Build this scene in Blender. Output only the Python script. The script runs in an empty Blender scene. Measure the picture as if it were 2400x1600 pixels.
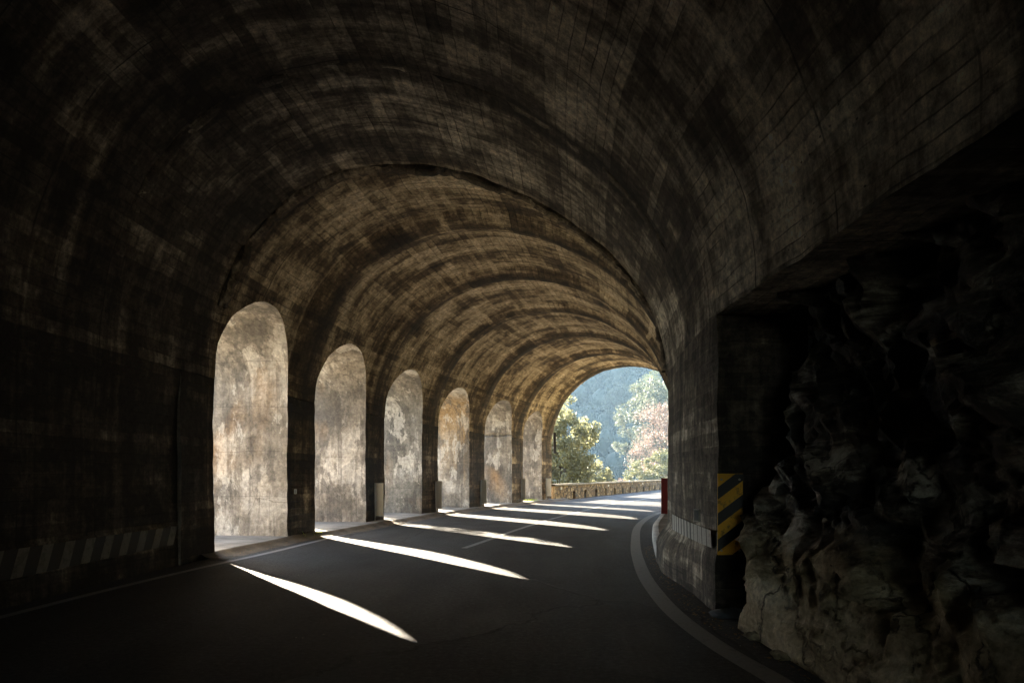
import bpy, math, random
import numpy as np
from mathutils import Vector, noise
R = math.radians
random.seed(4); rng = np.random.default_rng(7)
SC = bpy.context.scene
COL = SC.collection

# ------------------------------------------------------------------ camera
cam = bpy.data.cameras.new('camera'); camo = bpy.data.objects.new('camera', cam); COL.objects.link(camo)
camo.location = (0, 0, 1.4); camo.rotation_euler = (R(90), 0, 0)
cam.lens = 24; cam.sensor_width = 36; cam.shift_y = 0.1288
cam.clip_start = 0.1; cam.clip_end = 3000
SC.camera = camo
# ------------------------------------------------------------------ light
SUN_AZ, SUN_EL = R(36), R(22.9)            # the sun stands ahead and to the left
W = bpy.data.worlds.new("World"); SC.world = W; W.use_nodes = True
wn = W.node_tree.nodes; wn.clear()
sky = wn.new('ShaderNodeTexSky'); sky.sky_type = 'NISHITA'; sky.sun_disc = False
sky.sun_elevation = SUN_EL; sky.sun_rotation = -SUN_AZ
bg = wn.new('ShaderNodeBackground'); bg.inputs[1].default_value = 0.065
wo = wn.new('ShaderNodeOutputWorld')
W.node_tree.links.new(sky.outputs[0], bg.inputs[0]); W.node_tree.links.new(bg.outputs[0], wo.inputs[0])
sl = bpy.data.lights.new('sun', 'SUN'); sl.energy = 5.0; sl.angle = R(0.53); sl.color = (1.0, .87, .68)
so = bpy.data.objects.new('sun', sl); COL.objects.link(so)
sdir = Vector((-math.sin(SUN_AZ)*math.cos(SUN_EL), math.cos(SUN_AZ)*math.cos(SUN_EL), math.sin(SUN_EL)))
so.rotation_euler = sdir.to_track_quat('Z', 'Y').to_euler(); so.location = (-40, 60, 60)
SC.view_settings.view_transform = 'Standard'; SC.view_settings.look = 'None'
SC.view_settings.gamma = 1; SC.view_settings.exposure = 4.0
SC.render.engine = 'CYCLES'
c = SC.cycles
c.max_bounces = 10; c.diffuse_bounces = 7; c.glossy_bounces = 3; c.transmission_bounces = 4; c.volume_bounces = 0
c.sample_clamp_indirect = 6; c.use_denoising = True; c.caustics_reflective = False; c.caustics_refractive = False
try: c.denoiser = 'OPENIMAGEDENOISE'
except Exception: pass

# ------------------------------------------------------------------ helpers
def tag(o, label=None, cat=None, group=None, kind=None):
    if label: o['label'] = label
    if cat: o['category'] = cat
    if group: o['group'] = group
    if kind: o['kind'] = kind
    return o
def empty(name, loc, label, cat, group=None):
    o = bpy.data.objects.new(name, None); COL.objects.link(o); o.location = loc
    return tag(o, label, cat, group)
def nvec(p):                                  # three independent noises, the same on every run
    p = Vector(p); return Vector((noise.noise(p), noise.noise(p+Vector((31.7, 5.1, 9.3))), noise.noise(p+Vector((7.9, 47.2, 21.4)))))
class MB:
    def __init__(s): s.v = []; s.uv = []; s.f = []; s.m = []; s.n = 0
    def grid(s, P, UV=None, m=0, flip=False):
        P = np.asarray(P, float); ni, nj = P.shape[:2]
        if UV is None: UV = P[..., :2]
        s.v.append(P.reshape(-1, 3)); s.uv.append(np.asarray(UV, float).reshape(-1, 2))
        i, j = np.meshgrid(np.arange(ni-1), np.arange(nj-1), indexing='ij')
        a = s.n + (i*nj+j).ravel(); q = np.stack([a, a+1, a+nj+1, a+nj], 1)
        if flip: q = q[:, ::-1]
        s.f.append(q); s.m.append(np.full(len(q), m)); s.n += ni*nj
    def quads(s, V, m=0):                       # V (n,4,3)
        V = np.asarray(V, float); n = len(V)
        s.v.append(V.reshape(-1, 3)); s.uv.append(np.tile([[0, 0], [1, 0], [1, 1], [0, 1]], (n, 1)))
        s.f.append(s.n + np.arange(4*n).reshape(n, 4)); s.m.append(np.full(n, m)); s.n += 4*n
    def box(s, x0, x1, y0, y1, z0, z1, m=0, M=None, bev=0):
        c = np.array([[x, y, z] for z in (z0, z1) for y in (y0, y1) for x in (x0, x1)], float)
        if M is not None: c = np.array([M @ Vector(p) for p in c])
        F = [(0, 2, 3, 1), (4, 5, 7, 6), (0, 1, 5, 4), (2, 6, 7, 3), (0, 4, 6, 2), (1, 3, 7, 5)]
        s.quads([[c[k] for k in f] for f in F], m)
    def tube(s, pts, rad, n=8, m=0, cap=True):
        pts = [Vector(p) for p in pts]; rad = rad if hasattr(rad, '__len__') else [rad]*len(pts)
        P = []
        for k, p in enumerate(pts):
            t = (pts[min(k+1, len(pts)-1)] - pts[max(k-1, 0)]).normalized()
            a = t.orthogonal().normalized() if abs(t.z) < .95 else Vector((1, 0, 0)); a = (a - t*a.dot(t)).normalized(); b = t.cross(a)
            P.append([p + (a*math.cos(q*2*math.pi/n) + b*math.sin(q*2*math.pi/n))*rad[k] for q in range(n+1)])
        if cap:
            P.insert(0, [pts[0]]*(n+1)); P.append([pts[-1]]*(n+1))
        s.grid(np.array(P), m=m)
    def build(s, name, mats, parent=None, smooth=False, rough=0, weld=False):
        V = np.concatenate(s.v); UV = np.concatenate(s.uv); F = np.concatenate(s.f); M = np.concatenate(s.m)
        if rough:
            for k in range(len(V)):
                p = Vector(V[k])
                V[k] += np.array(nvec(p*.8))*rough + np.array(nvec(p*3.1))*rough*.45 + np.array(nvec(p*9))*rough*.22
        me = bpy.data.meshes.new(name)
        me.vertices.add(len(V)); me.vertices.foreach_set('co', V.ravel())
        me.loops.add(F.size); me.loops.foreach_set('vertex_index', F.ravel().astype(np.int32))
        me.polygons.add(len(F)); me.polygons.foreach_set('loop_start', np.arange(0, F.size, 4, dtype=np.int32))
        me.polygons.foreach_set('loop_total', np.full(len(F), 4, dtype=np.int32))
        me.polygons.foreach_set('material_index', M.astype(np.int32))
        if smooth: me.polygons.foreach_set('use_smooth', np.ones(len(F), bool))
        u = me.uv_layers.new(name='uv'); u.data.foreach_set('uv', UV[F.ravel()].ravel())
        for mt in (mats if isinstance(mats, (list, tuple)) else [mats]): me.materials.append(mt)
        me.update(calc_edges=True); me.validate()
        o = bpy.data.objects.new(name, me); COL.objects.link(o)
        if parent:
            o.parent = parent; o.location = -Vector(parent.location)
        return o

# ------------------------------------------------------------------ material helper
class NT:
    def __init__(s, name):
        s.mat = bpy.data.materials.new(name); s.mat.use_nodes = True; s.t = s.mat.node_tree; s.t.nodes.clear()
        s.out = s.t.nodes.new('ShaderNodeOutputMaterial'); s.b = s.t.nodes.new('ShaderNodeBsdfPrincipled')
        s.t.links.new(s.b.outputs[0], s.out.inputs[0]); s.b.inputs['Roughness'].default_value = .85
        s.tc = s.t.nodes.new('ShaderNodeTexCoord')
    def put(s, sock, v):
        if isinstance(v, bpy.types.NodeSocket): s.t.links.new(v, sock)
        elif v is not None:
            if isinstance(v, (tuple, list)) and len(v) == 3 and sock.type == 'RGBA': v = (*v, 1)
            sock.default_value = v
    def map(s, v=None, scale=(1, 1, 1), loc=(0, 0, 0), rot=(0, 0, 0)):
        n = s.t.nodes.new('ShaderNodeMapping'); s.put(n.inputs[0], v or s.tc.outputs['Object'])
        n.inputs['Scale'].default_value = scale; n.inputs['Location'].default_value = loc; n.inputs['Rotation'].default_value = rot
        return n.outputs[0]
    def noise(s, v=None, scale=1, detail=5, rough=.6, dist=0, col=False):
        n = s.t.nodes.new('ShaderNodeTexNoise'); s.put(n.inputs['Vector'], v or s.tc.outputs['Object'])
        n.inputs['Scale'].default_value = scale; n.inputs['Detail'].default_value = detail
        n.inputs['Roughness'].default_value = rough; n.inputs['Distortion'].default_value = dist
        return n.outputs[1 if col else 0]
    def voro(s, v=None, scale=1, feat='F1', out=0, rnd=1):
        n = s.t.nodes.new('ShaderNodeTexVoronoi'); n.feature = feat; s.put(n.inputs['Vector'], v or s.tc.outputs['Object'])
        n.inputs['Scale'].default_value = scale; n.inputs['Randomness'].default_value = rnd
        return n.outputs[out]
    def math(s, op, a, b=None, clamp=False):
        n = s.t.nodes.new('ShaderNodeMath'); n.operation = op; n.use_clamp = clamp; s.put(n.inputs[0], a); s.put(n.inputs[1], b); return n.outputs[0]
    def ramp(s, f, pts):
        n = s.t.nodes.new('ShaderNodeValToRGB'); s.put(n.inputs[0], f); e = n.color_ramp.elements
        while len(e) < len(pts): e.new(.5)
        for k, (p, cc) in enumerate(pts):
            e[k].position = p; e[k].color = (*(cc if hasattr(cc, '__len__') else (cc, cc, cc)), 1)
        return n.outputs[0]
    def mix(s, f, a, b, mode='MIX'):
        n = s.t.nodes.new('ShaderNodeMix'); n.data_type = 'RGBA'; n.blend_type = mode; n.clamp_factor = True
        s.put(n.inputs[0], f); s.put(n.inputs[6], a); s.put(n.inputs[7], b); return n.outputs[2]
    def bump(s, h, dist=.02, st=1, prev=None):
        n = s.t.nodes.new('ShaderNodeBump'); n.inputs['Distance'].default_value = dist; n.inputs['Strength'].default_value = st
        s.put(n.inputs['Height'], h)
        if prev: s.t.links.new(prev, n.inputs['Normal'])
        s.t.links.new(n.outputs[0], s.b.inputs['Normal']); return n.outputs[0]
    def fin(s, col, rough=None, spec=None):
        s.put(s.b.inputs['Base Color'], col)
        if rough is not None: s.put(s.b.inputs['Roughness'], rough)
        if spec is not None: s.put(s.b.inputs['Specular IOR Level'], spec)
        return s.mat
def plain(name, col, rough=.7, metal=0, var=.25, scale=6):
    n = NT(name); f = n.noise(scale=scale, detail=6)
    n.b.inputs['Metallic'].default_value = metal
    n.bump(n.noise(scale=scale*8, detail=4), .002, .5)
    return n.fin(n.mix(f, tuple(x*(1-var) for x in col), tuple(min(1, x*(1+var)) for x in col)), rough)

def mat_vault(dark=0.0, name='vault_concrete', seams=.85):
    n = NT(name); uv = n.tc.outputs['UV']
    # warped uv so that stain borders and board lines are never ruler straight
    ring = n.noise(n.map(uv, (1.3, .2, 1)), 1, 9, .66, 1.0)                  # stains that follow the rings
    ring2 = n.noise(n.map(uv, (3.0, .25, 1), (7, 3, 0)), 1, 3, .5, .4)
    blot = n.noise(n.map(uv, (.7, .8, 1), (3, 1, 0)), 1, 12, .70, .5)
    blot2 = n.noise(n.map(uv, (2.4, 2.8, 1), (9, 5, 0)), 1, 8, .7, .3)
    ringl = n.noise(n.map(uv, (3.6, .05, 1), (1, 9, 0)), 1, 5, .7, .25)
    wuv = n.mix(.10, uv, n.noise(n.map(uv, (1, 1, 1)), 2.2, 6, .6, 0, True), 'ADD')
    def brick(w, h, mort, off, seedloc, rot=0, warp=False):
        b = n.t.nodes.new('ShaderNodeTexBrick'); n.put(b.inputs['Vector'], n.map(wuv if warp else uv, (1, 1, 1), seedloc, (0, 0, rot)))
        b.offset = off; b.inputs['Scale'].default_value = 1; b.inputs['Brick Width'].default_value = w; b.inputs['Row Height'].default_value = h
        b.inputs['Mortar Size'].default_value = mort; b.inputs['Mortar Smooth'].default_value = .3; b.inputs['Bias'].default_value = 0
        b.inputs['Color1'].default_value = (0, 0, 0, 1); b.inputs['Color2'].default_value = (1, 1, 1, 1); b.inputs['Mortar'].default_value = (.5, .5, .5, 1)
        return b.outputs[0], b.outputs[1]
    bc, bm = brick(60, .145, .008, .37, (0, .05, 0))                        # boards
    pc, pm = brick(.9, .57, .0, .37, (.1, .2, 0), 0, True)                            # patches of formwork
    pc2, _ = brick(1.35, .19, .0, .5, (.4, .05, 0), 0, True)
    gate = n.ramp(n.noise(n.map(uv, (.45, .35, 1), (20, 8, 0)), 1, 3, .5), [(.38, 0), (.6, 1)])
    grn = n.noise(n.map(uv, (1.6, 16, 1), (3, 3, 0)), 1, 6, .65, .2)
    sp_ = n.t.nodes.new('ShaderNodeSeparateXYZ'); n.put(sp_.inputs[0], uv)
    row = n.math('FLOOR', n.math('DIVIDE', n.math('SUBTRACT', sp_.outputs[1], -.05), .145))
    cb = n.t.nodes.new('ShaderNodeCombineXYZ'); n.put(cb.inputs[0], sp_.outputs[0]); n.put(cb.inputs[1], n.math('MULTIPLY', row, .145)); n.put(cb.inputs[2], n.math('MULTIPLY', row, .11))
    stag = n.noise(n.map(cb.outputs[0], (.95, .75, 1), (4, 6, 0)), 1, 9, .62, .15)     # stains that stop at board edges
    rl = n.t.nodes.new('ShaderNodeTexBrick'); n.put(rl.inputs['Vector'], n.map(n.mix(.05, uv, n.noise(n.map(uv, (1, 1, 1)), 1.5, 8, .7, 0, True), 'ADD'), (1, 1, 1), (.2, .55, 0), (0, 0, R(90))))
    rl.inputs['Scale'].default_value = 1; rl.inputs['Brick Width'].default_value = 400; rl.inputs['Row Height'].default_value = 1.36; rl.inputs['Mortar Size'].default_value = .014; rl.inputs['Mortar Smooth'].default_value = .6
    f = n.math('ADD', n.math('MULTIPLY', ring, .16), n.math('MULTIPLY', ringl, .22))
    f = n.math('ADD', f, n.math('MULTIPLY', ring2, .10))
    f = n.math('ADD', f, n.math('ADD', n.math('MULTIPLY', blot, .20), n.math('MULTIPLY', stag, .36)))
    f = n.math('ADD', f, n.math('MULTIPLY', blot2, .17))
    f = n.math('ADD', f, n.math('MULTIPLY', grn, .08))
    pp = n.math('MULTIPLY', n.math('SUBTRACT', n.math('ADD', n.math('MULTIPLY', pc, .6), n.math('MULTIPLY', pc2, .4)), .5), .06)
    f = n.math('ADD', f, n.math('MULTIPLY', pp, gate))
    f = n.math('ADD', f, n.math('MULTIPLY', n.math('SUBTRACT', bc, .5), .05))
    # attribute written per vertex: 1 on construction joints, 0 between; also carries the left haunch's painted shade
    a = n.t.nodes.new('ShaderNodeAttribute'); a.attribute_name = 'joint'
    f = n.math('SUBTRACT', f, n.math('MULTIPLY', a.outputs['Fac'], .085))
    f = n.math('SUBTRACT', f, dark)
    col = n.ramp(f, [(.525, (.024, .018, .012)), (.600, (.11, .08, .048)), (.628, (.24, .185, .115)), (.675, (.50, .405, .265)), (.75, (.74, .64, .47))])
    # the low vault is coloured greyer and paler than the far bays
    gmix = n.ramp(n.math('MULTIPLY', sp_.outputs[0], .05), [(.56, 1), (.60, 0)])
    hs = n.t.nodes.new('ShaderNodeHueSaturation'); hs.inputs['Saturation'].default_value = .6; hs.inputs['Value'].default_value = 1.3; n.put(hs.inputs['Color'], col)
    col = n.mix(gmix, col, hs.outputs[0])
    grain = n.noise(scale=11, detail=9, rough=.82)
    col = n.mix(.9, col, n.ramp(grain, [(.36, .22), (.5, .95), (.64, 1.75)]), 'MULTIPLY')
    # dark seams between the boards and pin holes along them
    seam = n.ramp(n.noise(n.map(uv, (1.2, 1.6, 1), (2, 2, 2)), 1, 4), [(.43, 0), (.62, .85)])
    col = n.mix(n.math('MULTIPLY', bm, n.math('MULTIPLY', seam, seams)), col, (.02, .017, .013))
    col = n.mix(n.math('MULTIPLY', rl.outputs[1], n.ramp(n.noise(n.map(uv, (.6, .9, 1), (9, 2, 0)), 1, 5, .6), [(.42, 0), (.55, .85)])), col, (.02, .016, .011))
    holes = n.ramp(n.voro(n.map(uv, (7.5, 11, 1)), 1), [(.05, 1), (.13, 0)])
    hg = n.ramp(n.noise(n.map(uv, (.8, .8, 1), (5, 15, 0)), 1, 3), [(.5, 0), (.56, 1)])
    col = n.mix(n.math('MULTIPLY', holes, hg), col, (.02, .017, .012))
    h = n.math('SUBTRACT', n.math('ADD', n.math('MULTIPLY', blot2, .5), n.math('MULTIPLY', grain, .35)), n.math('MULTIPLY', bm, .8))
    h = n.math('ADD', h, n.math('MULTIPLY', bc, .25))
    n.bump(h, .035, .8)
    return n.fin(col, .82, .35)
def mat_jamb():
    n = NT('reveal_concrete'); P = n.tc.outputs['Object']
    big = n.noise(n.map(P, (.8, .8, .5), (1, 2, 3)), 1, 12, .64, .3)
    midn = n.noise(n.map(P, (1, 1, .8), (6, 2, 3)), 3.6, 10, .7, .5)
    drip = n.noise(n.map(P, (3.2, 3.2, .3), (4, 1, 0)), 1, 9, .68, .9)
    lift = n.noise(n.map(P, (.25, .25, 2.6), (0, 5, 0)), 1, 6, .6, .3)
    fine = n.noise(scale=11, detail=9, rough=.8)
    f = n.math('ADD', n.math('ADD', n.math('MULTIPLY', big, .66), n.math('MULTIPLY', drip, .22)), n.math('ADD', n.math('MULTIPLY', lift, .16), n.math('MULTIPLY', midn, .18)))
    col = n.ramp(f, [(.50, (.085, .075, .065)), (.565, (.16, .142, .122)), (.60, (.25, .222, .185)), (.645, (.33, .295, .25)), (.675, (.47, .43, .38)), (.75, (.62, .585, .54))])
    edge = n.ramp(n.noise(n.map(P, (1.3, 1.3, .8), (8, 8, 1)), 1, 8, .6, 1.5), [(.44, 0), (.455, 1), (.56, 1), (.575, 0)])
    col = n.mix(n.math('MULTIPLY', edge, .28), col, (.17, .16, .15))
    sx = n.t.nodes.new('ShaderNodeSeparateXYZ'); n.put(sx.inputs[0], P); y40 = n.math('MULTIPLY', sx.outputs[1], .025)
    och = n.math('MULTIPLY', n.ramp(y40, [(.632, 0), (.645, 1), (.682, 1), (.69, 0)]), n.ramp(n.math('ADD', n.math('MULTIPLY', sx.outputs[2], .2), n.math('MULTIPLY', n.math('SUBTRACT', drip, .5), .9)), [(.30, 0), (.66, .5)]))
    col = n.mix(och, col, (.46, .27, .085))
    gr3 = n.ramp(y40, [(.545, 0), (.552, .75), (.59, .75), (.60, 0)])
    col = n.mix(gr3, col, n.mix(1, col, (.62, .68, .74), 'MULTIPLY'))
    lime = n.ramp(n.noise(n.map(P, (1.5, 1.5, .7), (3, 9, 4)), 1, 14, .70, .25), [(.55, 0), (.57, 1)])
    col = n.mix(n.math('MULTIPLY', lime, .5), col, (.64, .61, .56))
    dk = n.ramp(n.noise(n.map(P, (1.1, 1.1, .55), (13, 4, 9)), 1, 14, .70, .2), [(.535, 0), (.565, 1)])
    col = n.mix(n.math('MULTIPLY', dk, .72), col, (.13, .118, .105))
    st2 = n.ramp(n.noise(n.map(P, (5.5, 5.5, .22), (2, 7, 0)), 1, 8, .65, .2), [(.54, 0), (.60, 1)])
    col = n.mix(n.math('MULTIPLY', st2, .5), col, (.10, .09, .08))
    lb = n.t.nodes.new('ShaderNodeTexBrick'); n.put(lb.inputs['Vector'], n.mix(.02, n.tc.outputs['UV'], n.noise(scale=3, detail=6, col=True), 'ADD'))
    lb.inputs['Scale'].default_value = 1; lb.inputs['Brick Width'].default_value = 90; lb.inputs['Row Height'].default_value = .93; lb.inputs['Mortar Size'].default_value = .006; lb.inputs['Mortar Smooth'].default_value = .5
    col = n.mix(n.math('MULTIPLY', lb.outputs[1], .55), col, (.07, .06, .055))
    rust = n.ramp(n.noise(n.map(P, (.35, .35, .22), (11, -2.3, 0)), 1, 5, .5, .5), [(.585, 0), (.70, .5)])
    col = n.mix(n.math('MULTIPLY', rust, n.ramp(drip, [(.35, .2), (.65, 1)])), col, (.42, .22, .06))
    col = n.mix(.6, col, n.ramp(fine, [(.36, .4), (.5, 1.02), (.64, 1.7)]), 'MULTIPLY')
    cr = n.ramp(n.voro(n.map(n.mix(.12, P, n.noise(scale=3, detail=7, col=True)), (.5, .5, .33)), 1, 'DISTANCE_TO_EDGE'), [(.0, 1), (.004, 0)])
    col = n.mix(n.math('MULTIPLY', n.math('MULTIPLY', cr, .6), n.ramp(big, [(.45, 0), (.55, 1)])), col, (.05, .045, .04))
    n.bump(n.math('ADD', n.math('ADD', n.math('MULTIPLY', fine, .5), f), n.math('MULTIPLY', edge, .15)), .04, .7)
    return n.fin(col, .85, .3)
def mat_rock():
    n = NT('rock'); P = n.tc.outputs['Object']
    st = n.noise(n.map(P, (1.2, 1.1, 3.6), rot=(R(-38), R(10), 0)), 1, 9, .68, .8)
    big = n.noise(scale=.9, detail=8, rough=.6, dist=.6)
    fine = n.noise(scale=17, detail=7, rough=.72)
    f = n.math('ADD', n.math('MULTIPLY', st, .6), n.math('MULTIPLY', big, .45))
    col = n.ramp(f, [(.42, (.012, .010, .008)), (.50, (.04, .034, .027)), (.54, (.14, .12, .095)), (.585, (.42, .39, .33)), (.7, (.62, .60, .54))])
    # headlight glow on the foot of the rock, painted as a paler colour
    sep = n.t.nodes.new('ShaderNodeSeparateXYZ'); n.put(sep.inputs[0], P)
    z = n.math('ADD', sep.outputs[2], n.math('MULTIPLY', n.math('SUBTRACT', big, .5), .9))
    headlit = n.ramp(z, [(.80, 1), (.98, 0)])
    headlit_col = n.ramp(f, [(.40, (.10, .075, .04)), (.49, (.38, .31, .19)), (.57, (.55, .46, .30)), (.68, (.74, .67, .5))])
    col = n.mix(n.math('MULTIPLY', headlit, .9), col, headlit_col)
    col = n.mix(.75, col, n.ramp(fine, [(.28, .3), (.72, 1.7)]), 'MULTIPLY')
    cr = n.ramp(n.voro(n.map(n.mix(.5, P, n.noise(scale=1.9, detail=8, col=True)), (2.4, 2.2, 1.3)), 1, 'DISTANCE_TO_EDGE'), [(.0, 1), (.03, 0)])
    col = n.mix(n.math('MULTIPLY', n.math('MULTIPLY', cr, .9), n.ramp(big, [(.42, 0), (.55, 1)])), col, (.012, .01, .008))
    n.bump(n.math('SUBTRACT', n.math('ADD', n.math('MULTIPLY', st, .8), n.math('MULTIPLY', fine, .35)), n.math('MULTIPLY', cr, .35)), .09, .9)
    return n.fin(col, .7, .45)
def mat_asphalt():
    n = NT('asphalt'); P = n.tc.outputs['Object']; uv = n.tc.outputs['UV']
    sp = n.noise(scale=90, detail=4, rough=.7); med = n.noise(scale=1.3, detail=6, rough=.6)
    lane = n.noise(n.map(uv, (.05, 1.4, 1)), 1, 4, .5)
    col = n.ramp(n.math('ADD', n.math('MULTIPLY', med, .5), n.math('MULTIPLY', lane, .5)), [(.35, (.038, .038, .040)), (.65, (.068, .066, .066))])
    col = n.mix(.7, col, n.ramp(sp, [(.3, .45), (.55, 1), (.75, 2.0)]), 'MULTIPLY')
    sp2 = n.noise(scale=20, detail=8, rough=.85); wear = n.ramp(n.noise(n.map(uv, (.12, .9, 1), (4, 4, 0)), 1, 5, .6), [(.4, .75), (.6, 1.25)])
    col = n.mix(.9, col, n.ramp(sp2, [(.36, .3), (.5, .9), (.62, 1.9)]), 'MULTIPLY'); col = n.mix(1, col, wear, 'MULTIPLY')
    cr = n.ramp(n.voro(n.map(n.mix(.18, P, n.noise(scale=1.2, detail=6, col=True)), (.16, .11, 1)), 1, 'DISTANCE_TO_EDGE'), [(.0, 1), (.0016, 0)])
    col = n.mix(n.math('MULTIPLY', cr, .8), col, (.01, .01, .01))
    n.bump(n.math('SUBTRACT', n.math('ADD', sp, sp2), n.math('MULTIPLY', cr, .8)), .016, 1)
    return n.fin(col, n.ramp(med, [(.3, .58), (.7, .74)]), .38)
def mat_paint(name, col, wear=.5, base=(.06, .06, .06)):
    n = NT(name); w = n.noise(scale=9, detail=9, rough=.75)
    f = n.ramp(w, [(wear-.16, 0), (wear+.04, 1)])
    n.bump(n.noise(scale=60, detail=3), .004, .6)
    return n.fin(n.mix(f, base, n.mix(.4, col, n.ramp(n.noise(scale=30, detail=4), [(.3, .6), (.7, 1.2)]), 'MULTIPLY')), .7)
def mat_masonry():
    n = NT('rubble_masonry'); P = n.map(n.tc.outputs['UV'], (1, 1, 1))
    w = n.mix(.08, P, n.noise(scale=5, detail=4, col=True))
    v = n.map(w, (4.2, 5.5, 1)); e = n.ramp(n.voro(v, 1, 'DISTANCE_TO_EDGE'), [(.02, 0), (.10, 1)])
    cc = n.voro(v, 1, 'F1', 1)
    col = n.ramp(cc, [(.15, (.10, .075, .045)), (.5, (.25, .175, .09)), (.85, (.44, .34, .19))])
    col = n.mix(e, (.055, .045, .03), col)
    fine = n.noise(scale=20, detail=6, rough=.7)
    col = n.mix(.6, col, n.ramp(fine, [(.25, .45), (.75, 1.5)]), 'MULTIPLY')
    n.bump(n.math('ADD', e, n.math('MULTIPLY', fine, .4)), .04, .9)
    return n.fin(col, .9)
def mat_leaf(name, c0, c1, trans=.35, sc=.6):
    n = NT(name); f = n.noise(scale=sc, detail=3); g = n.noise(scale=9, detail=2)
    col = n.mix(n.ramp(n.math('ADD', n.math('MULTIPLY', f, .5), n.math('MULTIPLY', g, .5)), [(.35, 0), (.65, 1)]), c0, c1)
    n.fin(col, .55, .4)
    t = n.t.nodes.new('ShaderNodeBsdfTranslucent'); n.put(t.inputs[0], n.mix(.5, col, tuple(min(1, x*2.2) for x in c1)))
    m = n.t.nodes.new('ShaderNodeMixShader'); m.inputs[0].default_value = trans
    n.t.links.new(n.b.outputs[0], m.inputs[1]); n.t.links.new(t.outputs[0], m.inputs[2]); n.t.links.new(m.outputs[0], n.out.inputs[0])
    return n.mat
def mat_ground():
    n = NT('ground_soil'); f = n.noise(scale=.35, detail=8, rough=.65); g = n.noise(scale=6, detail=6, rough=.7)
    col = n.ramp(n.math('ADD', n.math('MULTIPLY', f, .6), n.math('MULTIPLY', g, .4)), [(.35, (.05, .06, .025)), (.5, (.13, .115, .06)), (.62, (.28, .24, .17))])
    se = n.t.nodes.new('ShaderNodeSeparateXYZ'); n.put(se.inputs[0], n.tc.outputs['Object'])
    wood = n.ramp(n.math('MULTIPLY', se.outputs[1], .005), [(.48, 0), (.56, 1)])
    col = n.mix(wood, col, n.mix(f, (.018, .028, .016), (.04, .055, .025)))     # the wooded far slope
    n.bump(g, .1, .8)
    return n.fin(col, .95)
def mat_slab(name='pavement_concrete', a=(.16, .15, .14), b=(.36, .34, .31)):
    n = NT(name); f = n.noise(scale=1.6, detail=8, rough=.68); g = n.noise(scale=30, detail=5, rough=.7)
    col = n.mix(.5, n.ramp(f, [(.35, a), (.65, b)]), n.ramp(g, [(.25, .5), (.75, 1.4)]), 'MULTIPLY')
    n.bump(g, .01, .7); return n.fin(col, .85)
def mat_stripe_sign():
    n = NT('yellow_enamel'); d = n.ramp(n.noise(scale=7, detail=10, rough=.78), [(.36, 0), (.46, 1)])
    n.bump(n.noise(scale=25, detail=5), .003, .6)
    return n.fin(n.mix(d, (.16, .09, .02), (.80, .42, .012)), .5)

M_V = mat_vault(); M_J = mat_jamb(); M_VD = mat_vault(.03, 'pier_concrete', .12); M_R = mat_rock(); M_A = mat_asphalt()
M_PW = mat_paint('road_paint', (.34, .34, .33), .46); M_PG = mat_paint('worn_edge_paint', (.27, .26, .245), .40, (.07, .068, .065))
M_SW = mat_paint('stripe_white', (.27, .27, .235), .46, (.06, .055, .05)); M_SB = mat_paint('stripe_black', (.035, .035, .035), .40, (.07, .065, .055))
M_ST = mat_masonry(); M_SL = mat_slab(); M_COP = mat_slab('coping_stone', (.16, .14, .10), (.42, .38, .30)); M_G = mat_ground()
M_KD = mat_slab('dirty_kerb', (.07, .055, .04), (.20, .165, .12))
M_MET = plain('grey_metal', (.36, .345, .29), .5, .0, .22); M_POST = plain('post_metal', (.45, .44, .40), .5, .2, .2)
M_RED = plain('red_enamel', (.16, .008, .010), .5, 0, .2); M_YEL = mat_stripe_sign(); M_BLK = plain('black_enamel', (.015, .015, .015), .5, 0, .3)
M_WHT = plain('white_reflector', (.75, .75, .72), .35, 0, .1); M_LENS = plain('reflector_lens', (.5, .52, .55), .15, .6, .1)
M_BARK = plain('bark', (.09, .07, .05), .95, 0, .4, 5)

# ------------------------------------------------------------------ the curve of the gallery's outer wall
def Lx(Y):
    Y = np.asarray(Y, float); t = np.maximum(Y-6, 0)
    a = -5.26 + .00932*t**2 - 1.78e-5*t**3
    b = 2.06 + .440*(Y-34.8)
    cc = 2.06 + .440*26.2 + .44*(Y-61) + .009*np.maximum(Y-61, 0)**2
    cc = np.where(Y > 110, 2.06+.44*26.2+.44*49+.009*49**2 + (Y-110)*1.32, cc)
    return np.where(Y < 34.8, a, np.where(Y < 61, b, cc))
def head(Y):
    return np.arctan((Lx(np.asarray(Y)+.4)-Lx(np.asarray(Y)-.4))/.8)
def ang(Y):                                   # direction of each ring
    Y = np.asarray(Y, float); h = head(Y)
    near = R(1.0) + (np.clip(Y, 7, 11.4)-7)/4.4*R(1.0)
    b = np.clip((Y-11.4)/3.0, 0, 1); b = b*b*(3-2*b)
    return near*(1-b) + h*b
def Wd(Y):
    return np.interp(Y, [-40, 3, 7, 11.45, 11.5, 16, 40], [7.5, 7.5, 7.32, 7.52, 7.86, 8.0, 8.0])
def rise(Y): return np.interp(Y, [-40, 8, 11.45, 11.5, 14, 40], [3.62, 3.55, 3.36, 3.60, 3.66, 3.62])
def skew(Y): return np.interp(Y, [-40, 6, 11.45, 11.5, 20, 40], [.2, .22, .30, .22, .08, .0])
def fr(Y, o, z):                              # gallery coordinates to world
    Y = np.asarray(Y, float); a = ang(Y)
    X = Lx(Y) + np.cos(a)*o; YY = Y - np.sin(a)*o
    return np.stack(np.broadcast_arrays(X, YY, np.asarray(z, float)*np.ones_like(X)), -1)
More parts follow.
